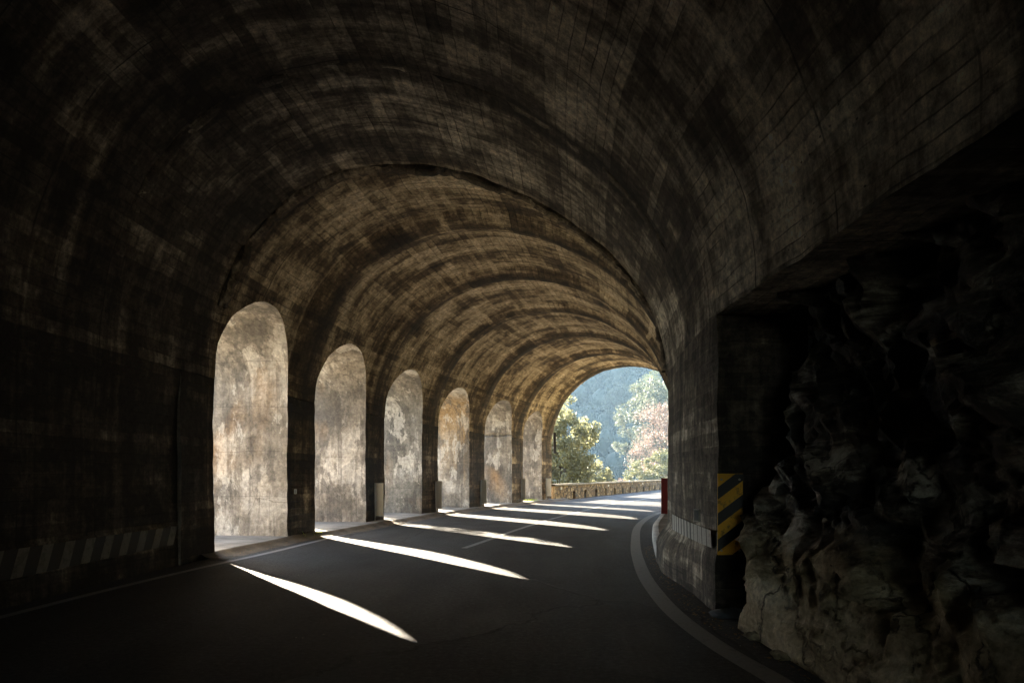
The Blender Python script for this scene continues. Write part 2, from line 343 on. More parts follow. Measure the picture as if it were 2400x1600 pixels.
def frr(Y, o, z):                             # same, road outside: plain heading
    a = head(Y); return np.stack(np.broadcast_arrays(Lx(Y)+np.cos(a)*o, Y-np.sin(a)*o, np.asarray(z, float)*np.ones_like(Y*1.0)), -1)
def prof(Y, th):
    w = Wd(Y); return w/2*(1-np.cos(th)), 3.0 + rise(Y)*np.sin(th) + skew(Y)*np.sin(2*th)
def o_at(Y, z):                               # inset of the left haunch at height z
    th = np.linspace(0, 1.2, 240); out = []
    for y, zz in zip(np.broadcast_to(Y, np.shape(z)), np.asarray(z)):
        o, q = prof(y, th); out.append(0 if zz <= 3 else np.interp(zz, q, o))
    return np.array(out)
def th_at(Y, z):
    th = np.linspace(0, 1.2, 240); q = prof(Y, th)[1]; return float(np.interp(z, q, th))
Sarc = lambda Y: np.asarray(Y, float)*1.04     # metres along the wall, close enough for textures
def TH(z): return 3.13 - .25*z                 # battered outer face

OPEN = [(11.42, 14.15), (15.4, 18.2), (19.4, 22.1), (23.4, 26.1), (27.55, 30.3), (31.5, 33.6)]
ZTOP = [4.58, 4.56, 4.53, 4.50, 4.50, 4.36]
YEND = 34.75; ZC = 5.0
JOINTS = [-1.5, 3.0, 8.75, 14.8, 18.8, 22.75, 26.8, 30.9, 34.3]

gal = empty('road_gallery', (-1.4, 12, 0), 'long dark curving concrete gallery over the road with six arched openings on its left side', 'tunnel')
# ---- vault
vb = MB()
def joint_bump(Y):                            # ribs stand a little proud of the vault
    d = np.zeros_like(Y)
    for j in JOINTS[3:]: d = np.maximum(d, np.clip(1.15-np.abs(Y-j)/.55, 0, 1)**.6*.13 if np.all(np.abs(Y-j) < .63) else 0)
    return d
def cols(a, b, step): n = max(2, int(round((b-a)/step))+1); return np.linspace(a, b, n)
def outer(Y, th, z):
    w = Wd(Y); t0 = th_at(Y, ZC)
    if th <= t0: return -TH(z), z
    if th < 1.05: f = (th-t0)/(1.05-t0); zz = ZC+f*(7.6-ZC); return -TH(zz), zz
    if th < 2.1: f = (th-1.05)/1.05; return -TH(7.6)+f*(w+1.6+TH(7.6)), 7.6
    f = (th-2.1)/(math.pi-2.1); return w+1.6, 7.6 - f*4.6
def strip(Ys, th0s, nlow=9, nhigh=64):
    Pi = []; UVi = []; Po = []
    for Y, t0 in zip(Ys, th0s):
        tc = th_at(Y, ZC); ths = np.concatenate([np.linspace(t0, tc, nlow), np.linspace(tc, math.pi, nhigh)[1:]])
        o, z = prof(Y, ths); jb = joint_bump(np.array([Y]))[0]*np.clip(np.sin(ths)*3, 0.3, 1)
        nx, nz = -np.cos(ths), np.sin(ths)
        Pi.append(fr(Y, o - nx*jb, z - nz*jb)); UVi.append(np.stack([np.full_like(ths, Sarc(Y)), 3+ths*3.75], 1))
        oo = np.array([outer(Y, t, zz) for t, zz in zip(ths, z)]); Po.append(fr(Y, oo[:, 0], oo[:, 1]))
    vb.grid(np.array(Pi), np.array(UVi), 0); vb.grid(np.array(Po), np.array(UVi), 0, flip=True)
    return Pi, Po
def arch(y0, y1, zt, n=22):
    r = (y1-y0)/2*1.03; zs = zt-r; A = np.linspace(math.pi, 0, n)
    Y = (y0+y1)/2 + (y1-y0)/2*np.cos(A); return Y, zs + r*np.sin(A)
edges = [-30.0]
segs = []
cur = -30.0
for (a, b), zt in zip(OPEN, ZTOP):
    segs.append(('solid', cur, a, None)); segs.append(('open', a, b, zt)); cur = b
segs.append(('solid', cur, YEND, None))
for kind, a, b, zt in segs:
    if kind == 'solid':
        if a < 0:
            Ys = np.concatenate([cols(-30, -6, 2), cols(-5, 2, .35)[0:], cols(2.1, 11.40, .10), [11.42]])
        else: Ys = cols(a, b, .12)
        strip(Ys, [0]*len(Ys))
        if a < 0:                            # set-back face where the larger vault begins
            P0 = []; P1 = []
            ths = np.linspace(0, math.pi, 70)
    else:
        Ys, Zs = arch(a, b, zt)
        t0 = [th_at(y, z) for y, z in zip(Ys, Zs)]
        strip(Ys, t0)
        # reveal of the opening above the springing
        Yo = np.concatenate([[a, a], Ys, [b, b]]); Zo = np.concatenate([[3.0, 3.1], Zs, [3.1, 3.0]])
        oi = o_at(Yo, Zo); nd = 16
        P = []; UV = []
        for k in range(len(Yo)):
            jb = 0
            f = np.linspace(0, 1, nd); o = oi[k]*(1-f) - TH(Zo[k])*f
            P.append(fr(Yo[k], o, Zo[k])); UV.append(np.stack([o, np.full(nd, Zo[k])], 1))
        vb.grid(np.array(P), np.array(UV), 1, flip=True)
        # small side strips between the springing and the arch start
        for yy in (a, b):
            pass
# end face at the exit and underside of the right springing
Y = YEND; ths = np.linspace(0, math.pi, 90); o, z = prof(Y, ths)
oo = np.array([outer(Y, t, zz) for t, zz in zip(ths, z)])
f = np.linspace(0, 1, 6)[:, None]
P = np.stack([fr(Y, o*(1-q)+oo[:, 0]*q, z*(1-q)+oo[:, 1]*q) for q in f[:, 0]]); vb.grid(P, np.stack([P[..., 0], P[..., 2]], -1))
Ys = cols(-30, YEND, .35)
P = np.stack([fr(Ys, Wd(Ys)+q*1.6, 3.0) for q in (0, .35, 1)]); vb.grid(P, np.stack([np.broadcast_to(Ys, (3, len(Ys))), P[..., 0]], -1), flip=True)
# unseen near end behind the camera, opened to let in frontal fill daylight
Y = -30.0; o, z = prof(Y, ths); oo = np.array([outer(Y, t, zz) for t, zz in zip(ths, z)])
vb.grid(np.stack([fr(Y, o*(1-q)+oo[:, 0]*q, z*(1-q)+oo[:, 1]*q) for q in f[:, 0]]), flip=True)
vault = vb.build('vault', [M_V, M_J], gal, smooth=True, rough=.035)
me = vault.data
at = me.attributes.new('joint', 'FLOAT', 'POINT')
uvw = np.zeros(len(me.vertices)*3); me.vertices.foreach_get('co', uvw); uvw = uvw.reshape(-1, 3)
uvs = np.concatenate(vb.uv)[:, 0]/1.04
jv = np.zeros(len(uvs))
for j in JOINTS: jv = np.maximum(jv, np.clip(1.15-np.abs(uvs-j)/.62, 0, 1))
jv = np.maximum(jv, np.clip((1.9-np.abs(uvs-10.3))/1.2, 0, 1)*.38)
jv = np.maximum(jv, np.clip((13.0-uvs)/3, 0, .0))
left = np.clip((uvw[:, 0]*-1-1.8)/2.0, 0, 1)*np.clip((11.6-uvs)/.5, 0, 1)   # shade painted onto the left haunch of the low vault
jv = np.maximum(jv, left*.85)
at.data.foreach_set('value', jv.astype(np.float32))

# ---- piers
def add_joint_attr(o, val):
    a = o.data.attributes.new('joint', 'FLOAT', 'POINT'); a.data.foreach_set('value', np.full(len(o.data.vertices), val, np.float32))
def pier(y0, y1, z1=3.0, jv=.55, name='pier'):
    mb = MB(); Ys = cols(y0, y1, .1); zs = cols(-.15, z1, .1); nd = cols(0, 1, .06)
    g = lambda Y, o: np.array([fr(Y, o(z), z) for z in zs])
    P = np.array([[fr(Y, 0, z) for z in zs] for Y in Ys]); mb.grid(P, np.array([[(Sarc(Y), z) for z in zs] for Y in Ys]), 0)
    P = np.array([[fr(Y, -TH(z), z) for z in zs] for Y in Ys]); mb.grid(P, np.array([[(Sarc(Y)+3, z) for z in zs] for Y in Ys]), 0, flip=True)
    for Y, fl in ((y0, False), (y1, True)):
        P = np.array([[fr(Y, -TH(z)*(1-q), z) for z in zs] for q in nd]); mb.grid(P, np.array([[(q*1.9, z) for z in zs] for q in nd]), 1, flip=fl)
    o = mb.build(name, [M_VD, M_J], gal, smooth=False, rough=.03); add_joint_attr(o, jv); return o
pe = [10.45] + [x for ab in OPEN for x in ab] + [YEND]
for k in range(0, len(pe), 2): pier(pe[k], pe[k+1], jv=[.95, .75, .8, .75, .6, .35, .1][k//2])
# infill wall with the painted hazard band, set back behind the first pier
mb = MB(); Ys = np.concatenate([cols(-30, 0, 2), cols(.2, 10.5, .15)]); zs = cols(-.15, 3.0, .12)
P = np.array([[fr(Y, -.06+.055*max(0, (z-1.9)/1.1)**1.5, z) for z in zs] for Y in Ys]); mb.grid(P, np.array([[(Sarc(Y), z) for z in zs] for Y in Ys]))
P = np.array([[fr(Y, -1.3, z) for z in zs] for Y in Ys]); mb.grid(P, flip=True)
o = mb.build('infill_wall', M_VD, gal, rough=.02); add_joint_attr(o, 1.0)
# low splash wall that carries the hazard band
mb = MB(); Ys = cols(-6, 10.44, .12); 
pr = [(-.10, .63), (-.045, .625), (-.035, .3), (-.02, -.1)]
P = np.array([[fr(Y, a, z) for a, z in pr] for Y in Ys]); mb.grid(P, np.array([[(Sarc(Y), z+a) for a, z in pr] for Y in Ys]), flip=True)
o = mb.build('splash_wall', M_VD, gal, rough=.012); add_joint_attr(o, .8)
def band(name, spans, zf, of, mat, slant):
    mb = MB()
    for a, b in spans:
        P = []
        for q in np.linspace(0, 1, 4):
            row = []
            for y in np.linspace(a, b, 3):
                z0, z1 = zf(y); row.append(fr(y+slant*q, of(z0+(z1-z0)*q), z0+(z1-z0)*q))
            P.append(row)
        mb.grid(np.array(P))
    return mb.build(name, mat, gal)
zf = lambda y: (.30+.012*(y-8), .60)
of = lambda z: -.028-.022*z
for k in range(16):
    e = 10.22-k*.37
    band('hazard_stripe', [(e-.10, e+.07)], zf, lambda z: of(z)+.018, M_SW, .13)
    if k: band('hazard_gap', [(e+.07, e+.27)], zf, lambda z: of(z)+.015, M_SB, .13)
# ---- right side: pier, springing, back wall
def rX(Y): return Wd(Y)
mb = MB(); y0, y1 = 7.02, 11.2
Ys = cols(y0, y1, .08); zs = cols(-.15, 3.0, .08)
def pin(Y, z):                                # inner face, foot flares out a little towards the far end
    fl = .16*np.clip((.62-z)/.25, 0, 1)*np.clip((Y-8.2)/1.5, 0, 1) + .03*np.clip((.62-z)/.1, 0, 1)
    return rX(Y) - fl
P = np.array([[fr(Y, pin(Y, z), z) for z in zs] for Y in Ys]); mb.grid(P, np.array([[(Sarc(Y), z) for z in zs] for Y in Ys]), 0, flip=True)
for Y, fl in ((y0, True), (y1, False)):
    P = np.array([[fr(Y, pin(Y, z)*(1-q)+(rX(Y)+.9)*q, z) for z in zs] for q in cols(0, 1, .1)]); mb.grid(P, np.array([[(q*.9, z) for z in zs] for q in cols(0, 1, .1)]), 0, flip=fl)
P = np.array([[fr(Y, rX(Y)+.9, z) for z in zs] for Y in Ys]); mb.grid(P, flip=False)
o = mb.build('pier', [M_VD], gal, rough=.03); add_joint_attr(o, .55)
mb = MB(); Ys = cols(11.0, YEND, .3); zs = cols(-.15, 3.05, .2)
P = np.array([[fr(Y, rX(max(Y, 11.6))+.04, z) for z in zs] for Y in Ys]); mb.grid(P, np.array([[(Sarc(Y), z) for z in zs] for Y in Ys]), flip=True)
P = np.array([[fr(Y, rX(Y)+1.6, z) for z in zs] for Y in Ys]); mb.grid(P)
P = np.array([[fr(YEND, rX(YEND)+q, z) for z in zs] for q in (.04, .8, 1.6)]); mb.grid(P)
o = mb.build('hill_side_wall', M_V, gal, rough=.03); add_joint_attr(o, .3)
# hazard band on the right pier
zf2 = lambda y: (.60+.015*(9.8-y), .815)
of2 = lambda y, z: pin(y, z)-.012
def rspan(m, a, b):
    P = []
    for q in np.linspace(0, 1, 5):
        row = []
        for y in np.linspace(a, b, 3):
            z0, z1 = zf2(y); z = z0+(z1-z0)*q; row.append(fr(y+.03*q, rX(y)-.034, z))
        P.append(row)
    m.grid(np.array(P), flip=True)
M_SW2 = mat_paint('pier_stripe_white', (.5, .49, .45), .42, (.12, .11, .1)); M_SB2 = mat_paint('pier_stripe_grey', (.10, .10, .095), .42, (.07, .065, .055))
for k in range(12):
    y = 7.12+k*.25; m_ = y+.15 if k > 3 else y+.21
    mb = MB(); rspan(mb, y, m_); mb.build('hazard_stripe', M_SW2, gal)
    mb = MB(); rspan(mb, m_, y+.25); mb.build('hazard_gap', M_SB2, gal)
# ---- broken lip of the ring where the low vault ends
mb = MB(); ths = np.linspace(.30, math.pi-.02, 260)
P = []; UV = []
for t in ths:
    o_, z_ = prof(11.45, t); nx, nz = math.cos(t), -math.sin(t)
    k = .035 + .06*noise.noise(Vector((t*9, 3, 0))) + .04*noise.noise(Vector((t*31, 7, 0))) + .03*noise.cell(Vector((t*7, 2, 0)))
    wdt = .20 + .08*noise.noise(Vector((t*6, 9, 1)))
    row = [(11.40-wdt, -.02), (11.40-wdt+.02, k*.7), (11.40-.05, k+.02), (11.47+.03*noise.noise(Vector((t*24, 1, 1))), k*.8), (11.56, -.05), (11.56, -.40)]
    P.append([fr(y, o_+nx*q, z_+nz*q) for y, q in row]); UV.append([(y*1.04, t*3.75+q) for y, q in row])
mb.grid(np.array(P), np.array(UV), flip=True)
o = mb.build('ring_lip', M_VD, gal, rough=.02); add_joint_attr(o, .35)
# narrower lip along the joint nearer to the camera
mb = MB(); P = []; UV = []
for t in ths:
    o_, z_ = prof(8.75, t); nx, nz = math.cos(t), -math.sin(t); k = .004+.022*noise.noise(Vector((t*11, 13, 0)))
    row = [(8.62, -.03), (8.66, k), (8.80, k), (8.86, -.03)]
    P.append([fr(y, o_+nx*q, z_+nz*q) for y, q in row]); UV.append([(y*1.04, t*3.75+q) for y, q in row])
mb.grid(np.array(P), np.array(UV), flip=True)
o = mb.build('ring_lip', M_VD, gal, rough=.015); add_joint_attr(o, .45)

# ------------------------------------------------------------------ rock face on the right
mb = MB(); Ys = np.concatenate([cols(-30, -3, 1.5), cols(-2.6, 1.6, .2), cols(1.65, 8.3, .035)]); zs = cols(-.3, 4.6, .045)
P = np.zeros((len(Ys), len(zs), 3))
for i, Y in enumerate(Ys):
    xe = float(Lx(Y)+Wd(Y))
    for j, z in enumerate(zs):
        b = xe + np.interp(z, [-.3, 0, .5, 1.2, 2.0, 3.0, 4.6], [-.02, .02, .18, .34, .42, .55, .75])
        rec = max(0, Y-(6.3+.25*math.sin(z*2.1))) if z > .75 else max(0, Y-6.15)
        b += min(1.0, rec*1.5)
        p = Vector((b, Y, z)); q = Vector((b*.6, Y*.75+z*.55, z*1.25-Y*.6))
        q = Vector((b*.3, Y*.95+z*.62, z*1.0-Y*.75))
        q = q + Vector(nvec(q*1.7))*.04
        d = 0
        for k_, (sc_, am, tilt) in enumerate(((1.1, .13, .30), (2.7, .055, .34), (6.5, .022, .3))):
            v_ = Vector((q.x*sc_, q.y*sc_*.75, q.z*sc_*1.5))
            dist, fp = noise.voronoi(v_)
            c_ = fp[0]*3.7+Vector((k_*11, 5, 2)); w_ = v_-fp[0]
            d += am*noise.cell(c_) + (w_.y*noise.cell(c_+Vector((9, 0, 0)))+w_.z*(noise.cell(c_+Vector((0, 9, 0)))+.35))*tilt/sc_
        d += .07*noise.noise(Vector((Y*.9, z*1.1, 3.3))) + .010*noise.noise(p*14)
        d *= np.interp(z, [-.3, .2, .8, 5], [.15, .3, .75, 1.25])
        d += .13*np.interp(z+.12*noise.noise(Vector((Y*1.6, 0, 2))), [.78, .92], [1, 0])
        P[i, j] = (max(b-d, xe+.05 if z > 2.6 else xe-.06), Y, z)
mb.grid(P, flip=True)
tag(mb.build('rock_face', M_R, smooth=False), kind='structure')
# fallen stones at the foot of the rock
def stone(name, loc, r, label, sq=(1, 1, .6), m=None, seed=0, group=None):
    mb = MB(); n = 14; P = []
    for i in range(n+1):
        ph = math.pi*i/n; row = []
        for j in range(2*n+1):
            t = 2*math.pi*(j % (2*n))/(2*n); d = Vector((math.sin(ph)*math.cos(t), math.sin(ph)*math.sin(t), math.cos(ph)))
            k = r*(1+.35*noise.noise(d*1.3+Vector((seed*7, 0, 0)))+.15*noise.cell(d*2.2+Vector((seed, 3, 0))))
            row.append((d.x*k*sq[0], d.y*k*sq[1], d.z*k*sq[2]))
        P.append(row)
    mb.grid(np.array(P)); o = mb.build(name, m or M_R); o.location = loc
    return tag(o, label, 'stone', group)
stone('stone', (2.12, 6.62, .04), .12, 'smooth bluish stone lying at the foot of the dark right pier', (1.5, .8, .42), plain('blue_stone', (.07, .08, .09), .6), 1)
stone('stone', (2.05, 5.75, .03), .07, 'small brown stone by the road edge below the rock face', (1.2, 1, .6), None, 2)
stone('stone', (2.02, 5.15, .03), .06, 'smallest loose stone at the rock foot nearest the camera', (1, 1.3, .6), None, 3)

# ------------------------------------------------------------------ ground, road, pavements, markings
def terr(X, Y):
    off = (X-Lx(Y)); z = np.full_like(X, -.04)
    le = np.where(Y > 34.8, -.8, -9.0)  # unseen flat ground outside, widened to bounce sunlight into the openings
    z = np.where(off < le, np.maximum(-26, -.04-(le-off)*.62), z)
    ro = np.where(Y < 35, 9.4, 10.2)
    z = np.where(off > ro, np.minimum((off-ro)*3.2, 8.0)+np.maximum(off-ro-2.5, 0)*.75, z)
    und = np.sin(X*.031+1)*5+np.sin(Y*.027+X*.012)*6+np.sin(X*.09+Y*.05)*1.8
    far = -26 + np.maximum(0, Y-118+.12*np.minimum(X, 0)+und*1.2)*.72
    far = np.minimum(far, 104+und)
    z = np.maximum(z, np.where(Y > 100, far, -100))
    z = np.where(X < -170, np.maximum(z, -26+(-X-170)*.18), z)
    return np.minimum(z, 112)
offs = np.array([-420, -360, -300, -250, -200, -160, -130, -105, -85, -68, -54, -42, -33, -25, -18, -12, -8, -5, -3.4, -2.6, -1.6, -.8, 0, 3, 6, 9.3, 9.45, 10.2, 11, 12, 13, 15, 18, 24, 32, 42, 54, 68, 84, 100, 120, 145, 175, 210, 250, 300, 350, 400.])
yy = np.concatenate([np.arange(-90, 0, 6), np.arange(0, 60, 1.5), np.arange(60, 130, 4), np.arange(130, 560, 9)])
XX = np.zeros((len(yy), len(offs))); 
for i, y in enumerate(yy): XX[i] = float(Lx(min(y, 110))) + offs
YY = np.repeat(yy[:, None], len(offs), 1); ZZ = terr(XX, YY)
mb = MB(); mb.grid(np.stack([XX, YY, ZZ], -1), flip=True); tag(mb.build('ground', M_G, smooth=True), kind='structure')
Yr = np.concatenate([cols(-88, 0, 2), cols(.5, 34, .4), cols(34.5, 112, .8)])
def ribbon(name, Ys, of0, of1, z, mat, nn=2, fn=None, uvs=True):
    mb = MB(); g = fn or frr
    P = np.array([[g(Y, (of0(Y) if callable(of0) else of0)*(1-q)+(of1(Y) if callable(of1) else of1)*q, z) for q in np.linspace(0, 1, nn)] for Y in Ys])
    UV = np.array([[(Y, q*8) for q in np.linspace(0, 1, nn)] for Y in Ys]); mb.grid(P, UV, flip=True); return mb.build(name, mat)
tag(ribbon('road', Yr, -.35, 9.0, 0.0, M_A, 10), kind='structure')
def curve_mark(pts, Ys):                       # x as a smooth function of y through measured points
    p = np.array(sorted(pts, key=lambda a: a[1])); 
    m = np.gradient(p[:, 0], p[:, 1])
    out = []
    for y in Ys:
        k = int(np.clip(np.searchsorted(p[:, 1], y)-1, 0, len(p)-2)); h = p[k+1, 1]-p[k, 1]; t = (y-p[k, 1])/h
        out.append((2*t**3-3*t*t+1)*p[k, 0]+(t**3-2*t*t+t)*h*m[k]+(-2*t**3+3*t*t)*p[k+1, 0]+(t**3-t*t)*h*m[k+1])
    return np.array(out)
def mark(name, pts, w, z, mat, y0, y1, step=.25, side=0):
    Ys = cols(y0, y1, step); X = curve_mark(pts, Ys); t = np.gradient(X, Ys); L = np.sqrt(1+t*t)
    n = np.stack([1/L, -t/L], 1); ww = np.array([w(y) if callable(w) else w for y in Ys])
    a = side; P = np.zeros((len(Ys), 2, 3))
    for k, s in enumerate((-.5+a, .5+a)):
        P[:, k, 0] = X+n[:, 0]*ww*s; P[:, k, 1] = Ys+n[:, 1]*ww*s; P[:, k, 2] = z
    mb = MB(); mb.grid(P, flip=True); return tag(mb.build(name, mat), kind='structure')
ext = lambda off, ys: [(float(frr(np.array(y*1.0), off, 0)[0]), float(frr(np.array(y*1.0), off, 0)[1])) for y in ys]
RL = [(1.95, -12), (1.85, -4), (1.78, 2), (1.70, 4.56), (1.59, 5.38), (1.53, 6.6), (1.62, 8.35), (2.0, 11.4), (2.49, 14.3), (3.37, 18.6), (4.88, 23.6)] + ext(7.3, [34, 40, 50, 60, 70, 80])
mark('edge_line', RL, .19, .004, M_PG, -10, 70, .2, .5)
LLp = [(-5.02, -10), (-5.02, 3), (-4.98, 6.67)] + ext(.50, [10.4]) + ext(.62, [12, 14]) + ext(.55, [17, 20, 24, 28, 32, 36, 44, 54, 66, 78])
mark('edge_line', LLp, .12, .004, mat_paint('left_edge_paint', (.30, .30, .31), .40, (.07, .07, .07)), -8, 70, .25)
CL = [(-.90, 12.8), (-.52, 14.3), (0, 16.5), (1.22, 21), (2.63, 25.5), (4.3, 30.6)] + ext(3.75, [36.5, 44, 54, 66, 78])
mark('centre_line', CL, .12, .004, M_PW, 12.8, 66)
# outer pavement under the openings: raised slab with a rough dirty kerb
def sw(Y): return float(np.interp(Y, [10.4, 15.2, 15.7, 17, 36], [.02, .05, .30, .34, .30]))
mb = MB(); Ys = cols(11.0, 36.2, .12)
P = np.array([[fr(Y, -3.6, .09), fr(Y, -1.5, .10), fr(Y, -.5, .10), fr(Y, sw(Y)-.04, .095)] for Y in Ys]); mb.grid(P, flip=True)
o = mb.build('pavement', M_SL, rough=.02); tag(o, kind='structure')
mb = MB(); P = []
for Y in Ys:
    e = sw(Y)+.03*noise.noise(Vector((Y*2.2, 0, 0)))
    P.append([fr(Y, sw(Y)-.05, .096), fr(Y, e, .09), fr(Y, e+.05, .055), fr(Y, e+.14, .02), fr(Y, e+.34, .004)])
mb.grid(np.array(P), flip=True); tag(mb.build('kerb', M_KD, rough=.015), kind='structure')
# inner pavement after the right pier: rounded pale kerb
KP = [(2.36, 11.0), (2.52, 11.9), (2.78, 13.3), (3.15, 15.2), (3.55, 17.1), (4.35, 20.2), (5.3, 23.6)] + ext(7.6, [33.5, 38, 44])
Ys = cols(11.0, 36, .2); X = curve_mark(KP, Ys)
mb = MB(); mb.grid(np.array([[(x, y, .12), (x+1.2, y-.3, .125), (x+2.4, y-.6, .13)] for x, y in zip(X+.1, Ys)]), flip=True)
tag(mb.build('pavement', M_KD), kind='structure')
mb = MB(); mb.grid(np.array([[(x-.03, y, -.02), (x-.02, y, .10), (x, y, .122), (x+.12, y, .126)] for x, y in zip(X, Ys)]), flip=True)
tag(mb.build('kerb', mat_slab('pale_kerb', (.3, .29, .27), (.55, .53, .5))), kind='structure')

# ------------------------------------------------------------------ litter: dry leaves and grit along both edges
def litter(name, n, place, mat, s0, s1, up=.35):
    V = []
    for _ in range(n):
        x, y, z = place(); s = random.uniform(s0, s1); a = random.uniform(0, 6.28)
        u = Vector((math.cos(a), math.sin(a), random.uniform(-up, up)))*s; v = Vector((-math.sin(a), math.cos(a), random.uniform(-up, up)))*s*.6
        p = Vector((x, y, z+s*up+.004)); V.append([p-u, p-v, p+u, p+v])
    mb = MB(); mb.quads(V); return tag(mb.build(name, mat), kind='stuff')
M_DL = mat_leaf('dry_leaf', (.10, .06, .03), (.32, .20, .08), .2)
def pl():
    Y = random.uniform(11.2, 35.5); o = sw(Y)+abs(random.gauss(.12, .14)); return [*map(float, fr(Y, o, .012))]
def pr_():
    y = random.uniform(3.2, 13); x = float(curve_mark(RL, [y])[0])+.2+abs(random.gauss(.0, .22))+.05; x = min(x, 2.2+max(0, y-8)*.09)
    return x, y, .004
def pm_():
    y = random.uniform(5, 22); x = float(curve_mark(RL, [y])[0]) - random.uniform(.1, 6)**1.0; return x, y, .004
o = litter('leaf_litter', 900, pl, M_DL, .008, .028); tag(o, 'brown dry leaves and dirt gathered along the left kerb', 'leaves')
o = litter('leaf_litter', 700, pr_, M_DL, .006, .022); tag(o, 'dry leaves and grit between the right edge line and the rock', 'leaves')
M_GR = plain('pale_grit', (.4, .38, .34), .8)
o = litter('grit', 170, pr_, M_GR, .004, .011); tag(o, 'pale grit scattered at the foot of the right pier', 'grit')
o = litter('grit', 40, pm_, M_GR, .004, .010); tag(o, 'few pale specks of grit scattered over the dark asphalt', 'grit')

# ------------------------------------------------------------------ marker boards on the piers
def frame_M(Y, o):                            # local x = towards the road, y = along it
    from mathutils import Matrix
    a = float(ang(Y)); p = fr(np.array(Y*1.0), o, 0.0)
    return Matrix.Translation(Vector(p)) @ Matrix.Rotation(-a, 4, 'Z')
def board(Y, o0, wd, z0, z1, label, mat, group, post=True, zg=.1):
    M = frame_M(Y, o0); base = M @ Vector((0, 0, zg))
    t = empty('marker_board', base, label, 'marker board', group)
    mb = MB(); mb.box(0.055, wd, -.012, .0, z0, z1, M=M); mb.box(.055, .067, -.02, -.0121, z0, z1, M=M); mb.box(wd-.012, wd, -.02, -.0121, z0, z1, M=M)
    mb.box(.0671, wd-.0121, -.02, -.0121, z1-.012, z1, M=M); mb.box(.0671, wd-.0121, -.02, -.0121, z0, z0+.012, M=M)
    mb.build('board', mat, t)
    if post:
        mb = MB(); mb.tube([M @ Vector((.025, .0, zg-.03)), M @ Vector((.025, .0, z1))], .02, 10); mb.build('post', M_POST, t)
    for zz in (z0+.12, z1-.12):
        mb = MB(); mb.box(.0, .16, .001, .015, zz-.02, zz+.02, M=M); mb.build('bracket', M_POST, t)
    return t
GB = 'marker boards on the outer piers'
board(18.75, .0, .27, .24, 1.14, 'grey upright marker board on the third pier, nearest and largest of the row', M_MET, GB)
board(23.15, .0, .25, .22, 1.15, 'narrow grey marker board right of the third arched opening', M_MET, GB)
board(27.2, -.02, .27, .20, 1.15, 'grey marker board with post between the fourth and fifth openings', M_MET, GB)
board(31.3, -.02, .24, .20, 1.15, 'grey marker board between the fifth and sixth openings', M_MET, GB)
board(34.0, .02, .30, .28, 1.16, 'pale lit marker board at the exit end of the outer wall', plain('lit_board', (.62, .62, .58), .5), GB)  # light at the exit put into this board's paler colour
# red board on the hill side: its left edge shows past the right pier
t = empty('marker_board', (4.6, 21, .12), 'dark red marker board showing past the edge of the right pier', 'marker board')
mb = MB(); mb.box(4.59, 5.0, 21.0, 21.015, .16, 1.26); mb.box(4.59, 4.605, 20.985, 20.999, .16, 1.26); mb.build('board', M_RED, t)
mb = MB(); mb.tube([(4.86, 21.04, .1), (4.86, 21.04, 1.2)], .022, 10); mb.build('post', M_POST, t)
# yellow and black hazard plate on the end of the right pier
M = frame_M(7.02, float(Wd(7.02)))
t = empty('hazard_plate', M @ Vector((.15, -.03, .58)), 'yellow and black striped hazard plate on the end face of the right pier', 'hazard sign')
z0, z1, x0, x1, yy_ = .585, 1.40, -.005, .245, -.045
mb = MB(); mb.box(x0, x1, yy_, yy_+.012, z0, z1, M=M); mb.build('plate', M_YEL, t)
mb = MB()
def clip_stripe(c0, c1):                      # band  c0 < z - 0.75*(x-x0) < c1, clipped to the plate
    poly = [(x0, c0), (x1, c0+.19), (x1, c1+.19), (x0, c1)]
    def clip(P, zl, keep):
        out = []
        for a, b in zip(P, P[1:]+P[:1]):
            ia, ib = keep(a[1]), keep(b[1])
            if ia: out.append(a)
            if ia != ib:
                f = (zl-a[1])/(b[1]-a[1]); out.append((a[0]+(b[0]-a[0])*f, zl))
        return out
    P = clip(poly, z0+.003, lambda z: z >= z0+.003); P = clip(P, z1-.003, lambda z: z <= z1-.003) if P else P
    return P
for k in range(-1, 6):
    P = clip_stripe(z0+.03+k*.262, z0+.03+k*.262+.125)
    if len(P) < 3: continue
    F = [M @ Vector((x, yy_-.002, z)) for x, z in P]
    for q in range(1, len(F)-1): mb.quads([[F[0], F[q], F[q+1], F[q+1]]])
mb.build('stripes', M_BLK, t)
for bx_, bz in ((.03, .63), (.21, .63), (.03, 1.34), (.21, 1.34)):
    mb = MB(); p_ = M @ Vector((bx_, yy_-.012, bz)); q_ = M @ Vector((bx_, yy_-.001, bz)); mb.tube([p_, q_], .011, 8); mb.build('bolt', M_POST, t)
# small reflectors
def reflector(p, d, label, group=None, w=.08, h=.14):
    from mathutils import Matrix
    t = empty('reflector', p, label, 'reflector', group); Mr = Matrix.Translation(p) @ Matrix.Rotation(d, 4, 'Z')
    mb = MB(); mb.box(-w/2, w/2, -.02, 0, -h/2, h/2, M=Mr); mb.build('housing', M_WHT if group else M_POST, t)
    mb = MB(); mb.box(-w/2+.01, w/2-.01, -.026, -.0201, -h/2+.012, h/2-.012, M=Mr); mb.build('lens', M_LENS if not group else M_WHT, t); return t
p = fr(np.array(7.85), float(Wd(7.85))-.035, .93); reflector(Vector(p), R(-55), 'small glassy reflector above the striped band on the right pier')
p = fr(np.array(14.45), .02, 1.02); reflector(Vector(p), R(20), 'small pale reflector on the dark second pier', w=.05, h=.1)

